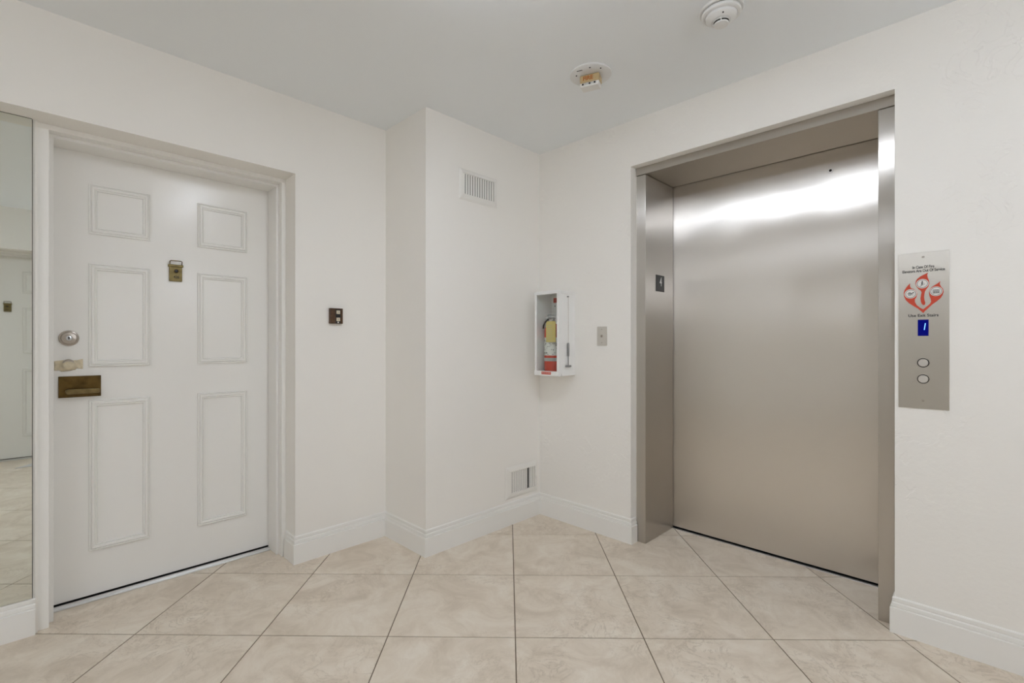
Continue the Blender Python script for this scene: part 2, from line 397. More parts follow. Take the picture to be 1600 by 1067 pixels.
# ------------------------------------------------------------------ apartment door (local: x along the wall, -y towards the room)
DZ = 0.304           # depth of the leaf's face behind the wall plane
def ring(mb, x0, x1, z0, z1, prof):
    """a mitred rectangular moulding; prof = (inset from the outer edge, height above the face)"""
    n = len(prof); v = []
    for sx_, sz_ in ((0, 0), (1, 0), (1, 1), (0, 1)):
        for i, hgt in prof:
            v.append(((x1 - i) if sx_ else (x0 + i), DZ - hgt, (z1 - i) if sz_ else (z0 + i)))
    f = [(k * n + i, ((k + 1) % 4) * n + i, ((k + 1) % 4) * n + i + 1, k * n + i + 1) for k in range(4) for i in range(n - 1)]
    return mb.add(v, f)
door = empty('door_1', (0.515, YA, 0.0)); DX = 0.515
tag(door, 'white six-panel apartment door with a bronze lever and brass knocker', kind='structure')
def D(mb): return mb.map(lambda x, y, z: (x - DX, y, z))
obj('casing', D(MB().box(0.0035, 0.053, REC + 0.014, DZ + 0.06, 0, 2.026).box(0.968, 0.989, REC + 0.014, DZ + 0.06, 0, 2.026).box(0.0035, 0.989, REC + 0.014, DZ + 0.06, 2.026, ZR)), 'trim', door, 0.0012)
obj('door_stop', D(MB().box(0.053, 0.0676, 0.178, DZ - 0.002, 0, 2.0125).box(0.9555, 0.968, 0.178, DZ - 0.002, 0, 2.0125).box(0.053, 0.968, 0.178, DZ - 0.002, 2.0125, 2.026)), 'trim', door, 0.0012)
leaf = obj('door_leaf', D(MB().box(0.060, 0.963, DZ, DZ + 0.045, 0.016, 2.022)), 'door', door)
PROF = [(0, 0), (0, 0.0075), (0.0030, 0.0085), (0.0058, 0.0035), (0.0075, 0.0035), (0.0120, 0.0110), (0.0185, 0.0108), (0.0225, 0.0045), (0.0240, 0.0045), (0.0262, 0.0075), (0.0285, 0.0070), (0.0300, 0.0)]
for (x0, x1) in ((0.1865, 0.4135), (0.611, 0.8455)):
    for (z0, z1) in ((1.652, 1.877), (1.051, 1.518), (0.215, 0.899)):
        obj('panel_moulding', D(ring(MB(), x0, x1, z0, z1, PROF)), 'door', leaf)
obj('threshold', D(MB().prism([(0.069, 0), (0.9555, 0), (0.9555, 0.005), (0.069, 0.005)], DZ - 0.043, DZ - 0.012).prism([(0.069, 0), (0.9555, 0), (0.9555, 0.012), (0.069, 0.012)], DZ - 0.030, DZ - 0.014)), 'sill', door, 0.001, label='grey metal threshold strip')
obj('door_bottom_shade', D(MB().box(0.055, 0.968, DZ - 0.012, DZ + 0.05, 0.0, 0.0012)), 'dark', door, label='black strip painting the shade under the door')  # black strip paints the shade in the gap below the leaf
# deadbolt
c = (0.1197 - DX, DZ, 1.179)
db = obj('deadbolt', MB().lathe([(0.0345, 0), (0.0345, 0.004), (0.0325, 0.0085), (0.0275, 0.0105), (0.0265, 0.0085), (0.0255, 0.0085), (0.0245, 0.0120), (0.0130, 0.0135), (0.0125, 0.0120), (0.0115, 0.0120)], c, seg=40), 'nickel', door, 0, True, 'round satin metal deadbolt')
obj('key_cylinder', MB().lathe([(0.0105, 0.015), (0.0105, 0.0175), (0.009, 0.0185)], c, seg=24), 'chrome', db, 0, True)
obj('keyhole', MB().lathe([(0.0036, 0.018), (0.0036, 0.0189)], (c[0], c[1], c[2] + 0.002), seg=12).box(c[0] - 0.0013, c[0] + 0.0013, c[1] - 0.0189, c[1] - 0.018, c[2] - 0.007, c[2]), 'dark', db)
# masking tape over the old lock hole
tp = MB(); nx, nz = 22, 10
for i in range(nx + 1):
    for j in range(nz + 1):
        u, v = i / nx, j / nz
        x = 0.0725 + 0.0945 * u; zc = 1.0605 + 0.006 * (u - 0.35)
        hw = 0.0205 + 0.003 * math.sin(7 * u) * (1 if u > 0.6 else 0.4)
        z = zc + (v - 0.5) * 2 * hw - (0.006 if v < 0.3 and 0.2 < u < 0.75 else 0)
        r = math.hypot((x - 0.118) / 0.031, (z - 1.059) / 0.026)
        hgt = 0.0012 + 0.017 * max(0, 1 - max(0, (r - 0.55) / 0.5)) + 0.0008 * math.sin(31 * u + 9 * v)
        tp.v.append((x - DX, DZ - hgt, z))
for i in range(nx):
    for j in range(nz):
        a = i * (nz + 1) + j; tp.f.append((a, a + nz + 1, a + nz + 2, a + 1))
tpo = obj('masking_tape', tp, 'tape', door, 0, True, 'beige masking tape covering a lock hole')
so = tpo.modifiers.new('s', 'SOLIDIFY'); so.thickness = 0.0006; so.offset = -1
obj('lock_rim', MB().lathe([(0.021, 0), (0.021, 0.011), (0.016, 0.015)], (0.118 - DX, DZ, 1.0655), seg=28), 'nickel', tpo, 0, True)
# lever set
lv = obj('lever_plate', D(MB().box(0.0856, 0.229, DZ - 0.007, DZ, 0.9165, 1.0105)), 'bronze', door, 0.0015, False, 'dark bronze rectangular lever plate')
bar = []
for k in range(9):
    a = PI / 2 + PI * k / 8; bar.append((0.1175 + 0.0115 * math.cos(a), 0.9445 + 0.0115 * math.sin(a)))
bar += [(0.2215, 0.9345), (0.2215, 0.9545)]
obj('lever', D(MB().prism(bar[::-1][::-1], DZ - 0.052, DZ - 0.040)), 'bronze_edge', lv, 0.003)
obj('lever_neck', D(MB().lathe([(0.0095, 0.006), (0.0085, 0.041)], (0.1175, DZ, 0.9445), seg=20)), 'bronze', lv, 0, True)
# knocker with peephole and apartment number
kn = obj('knocker_plate', D(MB().box(0.4885, 0.5425, DZ - 0.011, DZ, 1.4655, 1.5475).box(0.484, 0.547, DZ - 0.015, DZ, 1.537, 1.549)), 'brass', door, 0.0018, False, 'aged brass knocker plate')
obj('knocker_loop', D(MB().tube([(0.4905, DZ - 0.012, 1.546), (0.4905, DZ - 0.016, 1.564), (0.494, DZ - 0.017, 1.5665), (0.537, DZ - 0.017, 1.5665), (0.5405, DZ - 0.016, 1.564), (0.5405, DZ - 0.012, 1.546)], 0.0021)), 'bronze', kn, 0, True)
ph = obj('peephole', D(MB().lathe([(0.0100, 0.010), (0.0100, 0.0125), (0.0080, 0.0135), (0.0072, 0.0115)], (0.517, DZ, 1.5165), seg=28)), 'bronze', kn, 0, True)
obj('peephole_lens', D(MB().lathe([(0.0072, 0.0105), (0.0072, 0.0125), (0.003, 0.0132)], (0.517, DZ, 1.5165), seg=24)), 'black', ph, 0, True)
text('apartment_number', '426', 0.0185, 'ink', kn, 0.518 - DX, DZ - 0.0112, 1.4865, font_offset=0.0003, sx=0.85)
# the same door across the lobby, seen only in the mirror
def copy_tree(o, parent=None):
    k = o.copy(); C.objects.link(k)
    if parent: k.parent = parent
    for ch in list(o.children): copy_tree(ch, k)
    return k
d3 = copy_tree(door); d3.name = 'door_3'; d3.location = (X0 - DX, YR, 0); d3.rotation_euler = (0, 0, PI)
tag(d3, 'white six-panel door across the lobby, seen in the mirror', kind='structure')
# ------------------------------------------------------------------ elevator (local x to the viewer's right, y into the wall)
ev = empty('door_2', (XB, EY, 0), -PI / 2)
tag(ev, 'brushed stainless steel elevator door in a steel frame', kind='structure')
JF, JD = 0.055, 0.400
obj('jamb', MB().box(-0.587, -0.529, JF, JD, 0, 2.130), 'steel_frame', ev, 0.0015)
obj('jamb', MB().box(0.5324, 0.587, JF, JD, 0, 2.130), 'steel_frame', ev, 0.0015)
obj('header', MB().box(-0.587, 0.587, JF - 0.004, JD, 2.1325, 2.1762), 'steel_frame', ev, 0.0015)
obj('plaster_backing', MB().box(-0.5915, -0.5875, JF + 0.004, JD + 0.1, 0, 2.1765).box(0.5875, 0.5915, JF + 0.004, JD + 0.1, 0, 2.1765), 'wall', ev)
dl = obj('door_panel', MB().box(-0.56, 0.56, JD + 0.006, JD + 0.045, 0.011, 2.15), 'steel', ev, 0.001)
obj('dark_backing', MB().box(-0.585, 0.585, JD + 0.046, JD + 0.06, -0.002, 2.17), 'dark', ev)
obj('sill', MB().box(-0.529, 0.5324, JD - 0.014, JD + 0.003, -0.001, 0.0035), 'sill', ev, 0.0008)
obj('shaft_shade', MB().box(-0.56, 0.56, JD + 0.003, JD + 0.045, -0.002, 0.001), 'dark', ev)  # black sheet paints the shade below the elevator door
kx, kz = EY - 0.551, 2.028
kr = obj('release_hole_rim', MB().lathe([(0.0125, 0), (0.0125, 0.0012), (0.0105, 0.002), (0.0065, 0.002)], (kx, JD + 0.006, kz), seg=28), 'label', dl, 0, True, 'small bright ring around the door release hole')
obj('release_hole', MB().lathe([(0.0062, 0.0005), (0.0062, 0.0024)], (kx, JD + 0.006, kz), seg=20), 'dark', kr)
# floor number on the left jamb (faces +x in elevator coordinates)
fx = -0.529
fl = obj('floor_plate', MB().box(fx, fx + 0.0025, 2.6445 - XB, 2.7473 - XB, 1.4665, 1.5645), 'black', ev, 0.0008, False, 'black floor number plate on the left jamb')
nt = text('floor_number', '4', 0.075, 'white', fl, 0, 0, 0, depth=0.0005, sx=0.72, font_offset=0.0006)
for v in nt.data.vertices:                       # turn the numeral to face the opening
    x, y, z = v.co; v.co = (fx + 0.0030 - y, 2.7005 - XB + x, 1.523 + z)
# ------------------------------------------------------------------ call panel
cp = empty('elevator_call_panel', (XB, 0.171, 0.903), -PI / 2)
tag(cp, 'tall stainless elevator call panel with red fire notice and blue display', 'control panel')
Z0 = 0.903; PF = -0.0035
obj('face_plate', MB().box(-0.0742, 0.0742, PF, 0, 0, 0.607), 'panel', cp, 0.0008)
for z in (1.4912, 0.9347):
    s = obj('screw', MB().lathe([(0.0042, 0.003), (0.0042, 0.0042), (0.003, 0.0052)], (0, 0, z - Z0), seg=18), 'nickel', cp, 0, True)
text('notice_line', 'In Case Of Fire', 0.0155, 'ink', cp, 0.0, PF - 0.0003, 1.4527 - Z0, width=0.0635, font_offset=0.00025)
text('notice_line', 'Elevators Are Out Of Service', 0.0155, 'ink', cp, 0.0, PF - 0.0003, 1.4385 - Z0, width=0.1235, font_offset=0.00025)
text('notice_line', 'Use Exit Stairs', 0.0150, 'ink', cp, 0.0, PF - 0.0003, 1.2645 - Z0, width=0.088, font_offset=0.00025)
MID = [(0.0143, 1.4299), (0.0118, 1.4217), (0.013, 1.4115), (0.0168, 1.3984), (0.0177, 1.3869), (0.0152, 1.3756), (0.0095, 1.3664), (0.0053, 1.3573), (0.0034, 1.346), (0.0026, 1.3358), (0.0038, 1.3242), (0.0063, 1.3139), (0.0053, 1.3063), (0.0003, 1.3045), (-0.0039, 1.3094), (-0.0068, 1.3198), (-0.0078, 1.3314), (-0.0062, 1.3441), (-0.0047, 1.3542), (-0.0068, 1.3608), (-0.0136, 1.3678), (-0.0204, 1.3786), (-0.0229, 1.3892), (-0.0214, 1.4006), (-0.0165, 1.4092), (-0.0078, 1.4173), (0.0038, 1.4238)]
LEF = [(-0.0387, 1.3931), (-0.0391, 1.3828), (-0.0361, 1.3735), (-0.0272, 1.3689), (-0.0204, 1.3606), (-0.0175, 1.3501), (-0.0194, 1.3386), (-0.0243, 1.3286), (-0.0243, 1.3183), (-0.0194, 1.3064), (-0.0097, 1.2956), (0.0, 1.2884), (0.0, 1.2741), (-0.0058, 1.2813), (-0.0155, 1.292), (-0.0292, 1.3031), (-0.0421, 1.3149), (-0.052, 1.3278), (-0.057, 1.3425), (-0.058, 1.3569), (-0.055, 1.3685), (-0.048, 1.3809)]
RIG = [(0.049, 1.3934), (0.0475, 1.383), (0.0509, 1.3726), (0.0564, 1.3634), (0.0582, 1.352), (0.0555, 1.3397), (0.049, 1.3276), (0.0388, 1.317), (0.0266, 1.3063), (0.0152, 1.293), (0.0057, 1.282), (0.0, 1.2741), (0.0, 1.2884), (0.0095, 1.2984), (0.019, 1.308), (0.0228, 1.3167), (0.0219, 1.3269), (0.0181, 1.3398), (0.0168, 1.3526), (0.019, 1.3626), (0.0247, 1.3723), (0.0341, 1.3804), (0.0434, 1.3871)]
for pts, (cx, cz) in ((MID, (-0.0025, 1.3880)), (LEF, (-0.0372, 1.3510)), (RIG, (0.0372, 1.3555))):
    fo = obj('flame', MB().prism([(x, z - Z0) for x, z in pts], PF - 0.0005, PF), 'sign_red', cp)
    ic = MB().lathe([(0.0182, 0.0004), (0.0182, 0.0008)], (cx, PF, cz - Z0), seg=36)
    d = obj('pictogram_disc', ic, 'label', fo)
    mk = MB()
    for k in range(36):                          # thin black ring
        a, b = 2 * PI * k / 36, 2 * PI * (k + 1) / 36
        q = [(cx + r * math.cos(t), cz - Z0 + r * math.sin(t)) for r, t in ((0.0158, a), (0.0158, b), (0.0145, b), (0.0145, a))]
        mk.prism(q, PF - 0.0010, PF - 0.0008)
    def bar2(x0, z0, x1, z1, t):
        v = Vector((x1 - x0, z1 - z0)); n = Vector((-v.y, v.x)).normalized() * t / 2
        mk.prism([(cx + x0 - n.x, cz - Z0 + z0 - n.y), (cx + x1 - n.x, cz - Z0 + z1 - n.y), (cx + x1 + n.x, cz - Z0 + z1 + n.y), (cx + x0 + n.x, cz - Z0 + z0 + n.y)], PF - 0.0010, PF - 0.0008)
    if pts is MID:                               # someone on the stairs
        mk.lathe([(0.0022, 0.0008), (0.0022, 0.0010)], (cx, PF, cz - Z0 + 0.0088), seg=12)
        bar2(0, 0.006, -0.001, -0.001, 0.003); bar2(-0.001, -0.001, 0.002, -0.005, 0.0018); bar2(-0.001, -0.001, -0.004, -0.006, 0.0018); bar2(-0.004, 0.004, 0.004, 0.002, 0.0015)
        for k in range(4): bar2(-0.007 + 0.0035 * k, -0.0095 + 0.0025 * k, -0.0035 + 0.0035 * k, -0.0095 + 0.0025 * k, 0.0014)
    elif pts is LEF:                             # flames and hose
        bar2(-0.010, 0.001, 0.000, 0.001, 0.0014); bar2(-0.006, -0.006, -0.006, 0.006, 0.0012); bar2(0.000, -0.006, 0.000, 0.006, 0.0012); bar2(-0.006, 0.006, 0.000, 0.006, 0.0012); bar2(-0.006, -0.006, 0.000, -0.006, 0.0012)
        bar2(-0.003, -0.004, -0.003, 0.005, 0.0016); bar2(0.001, 0.000, 0.010, 0.005, 0.0030); bar2(0.001, -0.003, 0.008, -0.005, 0.0014)
    else:                                        # riders in a car
        bar2(-0.009, 0.006, 0.009, 0.006, 0.0013); bar2(-0.009, -0.007, 0.009, -0.007, 0.0013)
        for x in (-0.009, -0.003, 0.003, 0.009): bar2(x, -0.007, x, 0.006, 0.0012)
        for x in (-0.006, 0.0, 0.006): bar2(x, -0.006, x, 0.001, 0.0022); mk.lathe([(0.0014, 0.0008), (0.0014, 0.0010)], (cx + x, PF, cz - Z0 + 0.003), seg=10)
    obj('pictogram', mk, 'ink', fo)
ds = obj('display', MB().box(-0.0160, 0.0158, PF - 0.0006, PF, 1.1855 - Z0, 1.2485 - Z0), 'screen', cp, label='dark blue floor display')
obj('lit_digit', MB().prism([(0.0018, 1.2085 - Z0), (0.0046, 1.2085 - Z0), (0.0078, 1.2345 - Z0), (0.0050, 1.2345 - Z0)], PF - 0.0009, PF - 0.0006), 'segment', ds, label='pale blue lit numeral 1')
for z in (1.081, 1.0183):
    rg = obj('call_button', MB().lathe([(0.0150, 0.003), (0.0150, 0.0066), (0.0138, 0.0076)], (0, 0, z - Z0), seg=36), 'button', cp, 0, True)
    obj('button_ring', MB().lathe([(0.0178, 0.0030), (0.0178, 0.0046), (0.0166, 0.0052), (0.0152, 0.0046), (0.0152, 0.0030)], (0, 0, z - Z0), seg=36), 'dark', rg, 0, True)
# ------------------------------------------------------------------ key switch plate
ks = empty('key_switch_plate', (XB, 1.6345, 1.1418), -PI / 2)
tag(ks, 'small stainless key switch plate on the wall between cabinet and elevator', 'switch plate')
obj('cover_plate', MB().box(-0.0345, 0.0345, -0.004, 0, 0, 0.1155), 'panel', ks, 0.0015)
kc = obj('key_cylinder', MB().lathe([(0.0078, 0.003), (0.0078, 0.0075), (0.0068, 0.0085)], (0, 0, 0.058), seg=24), 'nickel', ks, 0, True)
obj('keyway', MB().box(-0.0012, 0.0012, -0.0088, -0.0083, 0.052, 0.062), 'dark', kc)
for z in (0.018, 0.0985): obj('screw', MB().lathe([(0.003, 0.0035), (0.003, 0.0048), (0.002, 0.0054)], (0, 0, z), seg=14), 'nickel', ks, 0, True)
# ------------------------------------------------------------------ doorbell panel on the left wall
bl = empty('doorbell_panel', (1.2065, YA, 1.265))
tag(bl, 'small brown doorbell panel with two cream buttons on the wall right of the door', 'doorbell')
obj('case', MB().box(-0.037, 0.037, -0.020, 0, 0, 0.085), 'wood', bl, 0.0018)
for z in (0.0635, 0.0235):
    b = obj('push_button', MB().box(-0.0015, 0.0185, -0.0245, -0.0195, z - 0.0095, z + 0.0095), 'cream', bl, 0.0015)
    obj('button_inset', MB().box(0.0045, 0.0125, -0.0250, -0.0243, z - 0.0045, z + 0.0045), 'greymark', b)
obj('button_strip', MB().box(-0.006, 0.023, -0.0205, -0.0195, 0.002, 0.080), 'black', bl)
obj('name_window', MB().lathe([(0.0042, 0.0195), (0.0042, 0.0225), (0.003, 0.0235)], (0.0085, 0, 0.0072), seg=16), 'label', bl, 0, True)
# ------------------------------------------------------------------ vents
def vent(name, x0, x1, z0, z1, ix0, ix1, iz0, iz1, tilt, label, closed=None):
    xm = (x0 + x1) / 2; o = empty(name, (xm, YC, z0)); tag(o, label, 'vent', 'white wall vents')
    def L(mb): return mb.map(lambda x, y, z: (x - xm, y, z - z0))
    fd = 0.011
    fr = MB(); v = []
    for a, b in ((0, 0), (1, 0), (1, 1), (0, 1)):
        X = lambda o_, i_, t_: o_ + (i_ - o_) * t_
        for t_, dp in ((0, 0), (0, 0.002), (0.35, 0.007), (0.9, fd), (1, fd), (1, 0.0)):
            v.append((X(x1 if a else x0, ix1 if a else ix0, t_), -dp, X(z1 if b else z0, iz1 if b else iz0, t_)))
    n = 6; f = [(k * n + i, ((k + 1) % 4) * n + i, ((k + 1) % 4) * n + i + 1, k * n + i + 1) for k in range(4) for i in range(n - 1)]
    fr.add(v, f); obj('frame', L(fr), 'vent', o)
    obj('duct_shade', L(MB().box(ix0 - 0.002, ix1 + 0.002, -0.0012, -0.0002, iz0 - 0.002, iz1 + 0.002)), 'dark', o, label='black sheet painting the shade behind the slats')  # the wall is uncut; a black sheet paints the shade inside
    ns = 13; st = (ix1 - ix0) / ns
    for k in range(ns):
        xc = ix0 + (k + 0.5) * st; t = math.radians(tilt + (0 if closed is None else closed[k]))
        hw = 0.0060; dx, dy = hw * math.cos(t), min(hw * math.sin(t), 0.0045)
        mb = MB(); th = 0.0006
        mb.add([(xc - dx, -0.0062 + dy - th, iz0), (xc + dx, -0.0062 - dy - th, iz0), (xc + dx, -0.0062 - dy + th, iz0), (xc - dx, -0.0062 + dy + th, iz0),
                (xc - dx, -0.0062 + dy - th, iz1), (xc + dx, -0.0062 - dy - th, iz1), (xc + dx, -0.0062 - dy + th, iz1), (xc - dx, -0.0062 + dy + th, iz1)],
               [(0, 1, 2, 3), (7, 6, 5, 4), (0, 4, 5, 1), (1, 5, 6, 2), (2, 6, 7, 3), (3, 7, 4, 0)])
        obj('slat', L(mb), 'vent', o)
    return o
vent('wall_vent', 1.758, 2.060, 1.991, 2.171, *VU, 14, 'white slatted vent high on the chase near the ceiling')
v2 = vent('wall_vent', 2.134, 2.437, 0.163, 0.365, *VL, 12, 'white slatted vent low on the chase just above the baseboard', [0, 0, 0, 0, 0, 0, 0, 0, 0, -48, 0, 0, 0])
obj('damper_lever', MB().box(0.127, 0.139, -0.016, -0.010, 0.092, 0.100), 'vent', v2, 0.001)
# ------------------------------------------------------------------ extinguisher cabinet
cb = empty('extinguisher_cabinet', (XB, 1.935, 0.957), -PI / 2)
tag(cb, 'white metal fire extinguisher cabinet with glass front on the wall', 'cabinet')
CW, CDp, CH = 0.095, 0.165, 0.522
obj('shell', MB().box(-CW, CW, -0.004, 0, 0, CH).box(-CW, -CW + 0.003, -CDp + 0.012, -0.004, 0, CH).box(CW - 0.003, CW, -CDp + 0.012, -0.004, 0, CH).box(-CW, CW, -CDp + 0.012, -0.004, 0, 0.003).box(-CW, CW, -CDp + 0.012, -0.004, CH - 0.003, CH), 'cabinet', cb)
dr = obj('front_frame', MB().box(-CW - 0.004, -CW + 0.011, -CDp, -CDp + 0.014, 0.022, CH - 0.014).box(CW - 0.014, CW + 0.002, -CDp, -CDp + 0.014, 0.022, CH - 0.014).box(-CW - 0.006, CW + 0.003, -CDp - 0.002, -CDp + 0.022, -0.004, 0.024).box(-CW - 0.006, CW + 0.003, -CDp - 0.002, -CDp + 0.022, CH - 0.016, CH + 0.004), 'cabinet', cb, 0.0012)
obj('top_trim', MB().box(CW + 0.0005, CW + 0.004, -CDp + 0.03, -0.012, CH - 0.016, CH + 0.004), 'cabinet', cb, 0.001)
obj('bottom_trim', MB().box(CW + 0.0005, CW + 0.004, -CDp + 0.03, -0.002, -0.004, 0.012), 'cabinet', cb, 0.001)
obj('glass_pane', MB().box(-CW + 0.010, CW - 0.013, -CDp + 0.006, -CDp + 0.009, 0.023, CH - 0.015), 'glass', dr)
for z in (1.444, 1.2335, 1.027): obj('hinge', MB().box(CW + 0.0002, CW + 0.0016, -CDp + 0.0115, -CDp + 0.0145, z - 0.019 - 0.957, z + 0.019 - 0.957), 'greymark', cb, label='thin dark hinge slot on the cabinet side')
lb = obj('warning_label', MB().box(-0.0395, 0.037, -CDp - 0.0026, -CDp - 0.0018, 0.004, 0.0205), 'sign_red', dr, label='small red label with white print')
lm = MB()
for k, (a, b) in enumerate(((-0.035, -0.022), (-0.019, -0.006), (-0.002, 0.010), (0.014, 0.033))): lm.box(a, b, -CDp - 0.0030, -CDp - 0.0026, 0.0115, 0.0145)
obj('label_print', lm, 'label', lb)
obj('inspection_sticker', MB().box(-0.075, -0.045, -0.0050, -0.0040, 0.466, 0.497), 'sign_red', cb, label='red sticker on the cabinet back')
obj('mounting_screw', MB().lathe([(0.0035, 0.004), (0.0035, 0.006)], (-0.062, 0, 0.444), seg=14), 'dark', cb)
# extinguisher
ex = empty('fire_extinguisher', (XB - 0.082, 1.952, 0.9605), -PI / 2)
tag(ex, 'red fire extinguisher with white label and yellow tag standing in the cabinet', 'fire extinguisher')
r0 = 0.055
obj('cylinder', MB().lathe([(0.048, 0), (r0, 0.004), (r0, 0.270), (0.050, 0.292), (0.036, 0.312), (0.020, 0.321), (0.017, 0.325)], axis='z', seg=40), 'red', ex, 0, True)
def band(name, z0, z1, m, dr=0.0006, a0=0, a1=2 * PI, parent=None, seg=40):
    mb = MB(); r = r0 + dr
    for k in range(seg + 1):
        a = a0 + (a1 - a0) * k / seg
        mb.v += [(r * math.cos(a), r * math.sin(a), z0), (r * math.cos(a), r * math.sin(a), z1)]
    mb.f = [(2 * k, 2 * k + 2, 2 * k + 3, 2 * k + 1) for k in range(seg)]
    o = obj(name, mb, m, parent or ex, 0, True); return o
lab = band('label_wrap', 0.118, 0.232, 'label')
band('grey_stripe', 0.082, 0.103, 'greymark')
rnd = random.Random(7)
pm = MB()
for row in range(11):                                  # small print and diagrams, too small to read
    z = 0.225 - row * 0.0098
    a = -PI * 0.95
    while a < 0.0:
        w_ = rnd.uniform(0.05, 0.28)
        if rnd.random() < 0.42:
            h_ = 0.0022 if rnd.random() < 0.7 else 0.0055
            r = r0 + 0.0009; n = len(pm.v)
            for t in (a, a + w_ / 2, a + w_): pm.v += [(r * math.cos(t), r * math.sin(t), z - h_), (r * math.cos(t), r * math.sin(t), z)]
            pm.f += [(n, n + 2, n + 3, n + 1), (n + 2, n + 4, n + 5, n + 3)]
        a += w_ + 0.07
obj('label_print', pm, 'ink', lab)
em = MB()
a_c = math.radians(212); rr = 0.019; n = 20; base = []
for k in range(n):
    t = 2 * PI * k / n; a = a_c + rr * math.cos(t) / r0; base.append(((r0 + 0.0008) * math.cos(a), (r0 + 0.0008) * math.sin(a), 0.060 + rr * math.sin(t)))
em.v = base + [((r0 + 0.0010) * math.cos(a_c), (r0 + 0.0010) * math.sin(a_c), 0.060)]; em.f = [(k, (k + 1) % n, n) for k in range(n)]
eb = obj('round_emblem', em, 'label', ex, 0, False, 'round white emblem near the base')
obj('emblem_mark', MB().box(-0.004, 0.004, -0.002, 0.002, -0.008, 0.008).map(lambda x, y, z: ((r0 + 0.0012) * math.cos(a_c + x / r0), (r0 + 0.0012) * math.sin(a_c + x / r0), 0.060 + z)), 'sign_red', eb)
vb = obj('valve', MB().lathe([(0.016, 0.319), (0.016, 0.335), (0.011, 0.339), (0.011, 0.360)], axis='z', seg=24), 'grey', ex, 0, True)
obj('carry_handle', MB().box(-0.011, 0.011, -0.058, 0.016, 0.351, 0.358), 'chrome', vb, 0.002)
obj('squeeze_lever', MB().box(-0.010, 0.010, -0.062, 0.018, 0.372, 0.378), 'chrome', vb, 0.002)
obj('gauge', MB().lathe([(0.0135, 0.010), (0.0135, 0.020), (0.012, 0.022)], (0.0, -0.002, 0.345), seg=24), 'label', vb, 0, True)
obj('pull_pin', MB().tube([(-0.016 + 0.011 * math.cos(t * PI / 8), -0.02, 0.367 + 0.011 * math.sin(t * PI / 8)) for t in range(17)], 0.0015, 6), 'chrome', vb, 0, True)
obj('hose', MB().tube([(-0.012, 0.0, 0.349), (-0.032, -0.012, 0.347), (-0.046, -0.022, 0.330), (-0.052, -0.030, 0.312), (-0.0535, -0.032, 0.290)], 0.0055, 10), 'black', ex, 0, True)
tg = obj('inspection_tag', MB().prism([(-0.006, 0.203), (0.072, 0.203), (0.072, 0.325), (0.064, 0.334), (0.003, 0.334), (-0.006, 0.325)], -0.0605, -0.0598), 'tag', ex, 0, False, 'yellow paper inspection tag')
tm = MB()
for k in range(8): tm.box(0.004, 0.044 + 0.003 * (k % 3), -0.0609, -0.0605, 0.220 + 0.0125 * k, 0.2215 + 0.0125 * k)
obj('tag_print', tm, 'greymark', tg)
# hammer on a chain, hung on the cabinet's side (local +x side)
hm = empty('breaker_hammer', (2.390, 1.840, 1.007))
tag(hm, 'small grey glass-breaking hammer hanging on the side of the white cabinet', 'hammer')
yy = -0.0085
obj('hook', MB().lathe([(0.0035, 0.0), (0.0035, 0.011), (0.0025, 0.0125)], (0, 0, 0.440), seg=14), 'grey', hm, 0, True)
chn = MB()
for k in range(37): chn.lathe([(0.0004, -0.0022), (0.0018, -0.0009), (0.0018, 0.0009), (0.0004, 0.0022)], (0, yy, 0.157 + 0.0078 * k), axis='z', seg=6)
chn.tube([(0, yy, 0.150), (0, yy, 0.440)], 0.0006, 5)
obj('chain', chn, 'nickel', hm)
obj('grip', MB().lathe([(0.003, 0.066), (0.0062, 0.070), (0.0068, 0.10), (0.0068, 0.143), (0.005, 0.150), (0.003, 0.152)], (0, yy, 0), axis='z', seg=18), 'grey', hm, 0, True)
obj('shaft', MB().lathe([(0.0030, 0.008), (0.0030, 0.068)], (0, yy, 0), axis='z', seg=12), 'grey', hm, 0, True)
obj('head', MB().tube([(-0.025, yy, 0.006), (-0.018, yy, 0.006), (0.018, yy, 0.006), (0.025, yy, 0.006)], 0.0062, 14), 'grey', hm, 0.001, True)
# ------------------------------------------------------------------ ceiling devices
sd = empty('smoke_detector', (1.893, 0.716, H))
tag(sd, 'round white smoke detector on the ceiling in front of the elevator', 'smoke detector')
obj('base_ring', MB().lathe([(0.079, 0), (0.079, -0.005), (0.076, -0.0075), (0.066, -0.0075), (0.066, -0.0095)], axis='z', seg=56), 'white', sd, 0, True)
obj('seam', MB().lathe([(0.0665, -0.007), (0.0665, -0.0105)], axis='z', seg=56), 'dark', sd, 0, True)
obj('housing', MB().lathe([(0.0690, -0.0100), (0.0700, -0.012), (0.0700, -0.020), (0.066, -0.0235), (0.0585, -0.0240), (0.0565, -0.0225), (0.0550, -0.0240), (0.0550, -0.032), (0.052, -0.035), (0.036, -0.0430), (0.033, -0.044)], axis='z', seg=56), 'white', sd, 0, True)
obj('inlet_slots', MB().lathe([(0.027, -0.040), (0.027, -0.054)], axis='z', seg=40), 'dark', sd, 0, True)
obj('inlet_ring', MB().lathe([(0.032, -0.0465), (0.032, -0.0485), (0.0285, -0.0490), (0.0285, -0.0460)], axis='z', seg=40), 'white', sd, 0, True)
obj('cap', MB().lathe([(0.0265, -0.0525), (0.0275, -0.054), (0.026, -0.058), (0.016, -0.0605), (0.001, -0.061)], axis='z', seg=40), 'white', sd, 0, True)
for k in range(4):
    a = math.radians(20 + 90 * k)
    obj('cap_post', MB().box(-0.0015, 0.0015, -0.0015, 0.0015, -0.055, -0.042).map(lambda x, y, z: (x + 0.0285 * math.cos(a), y + 0.0285 * math.sin(a), z)), 'white', sd)
obj('indicator', MB().lathe([(0.0028, -0.034), (0.0028, -0.0395)], (-0.040, -0.022, 0), axis='z', seg=12), 'dark', sd)
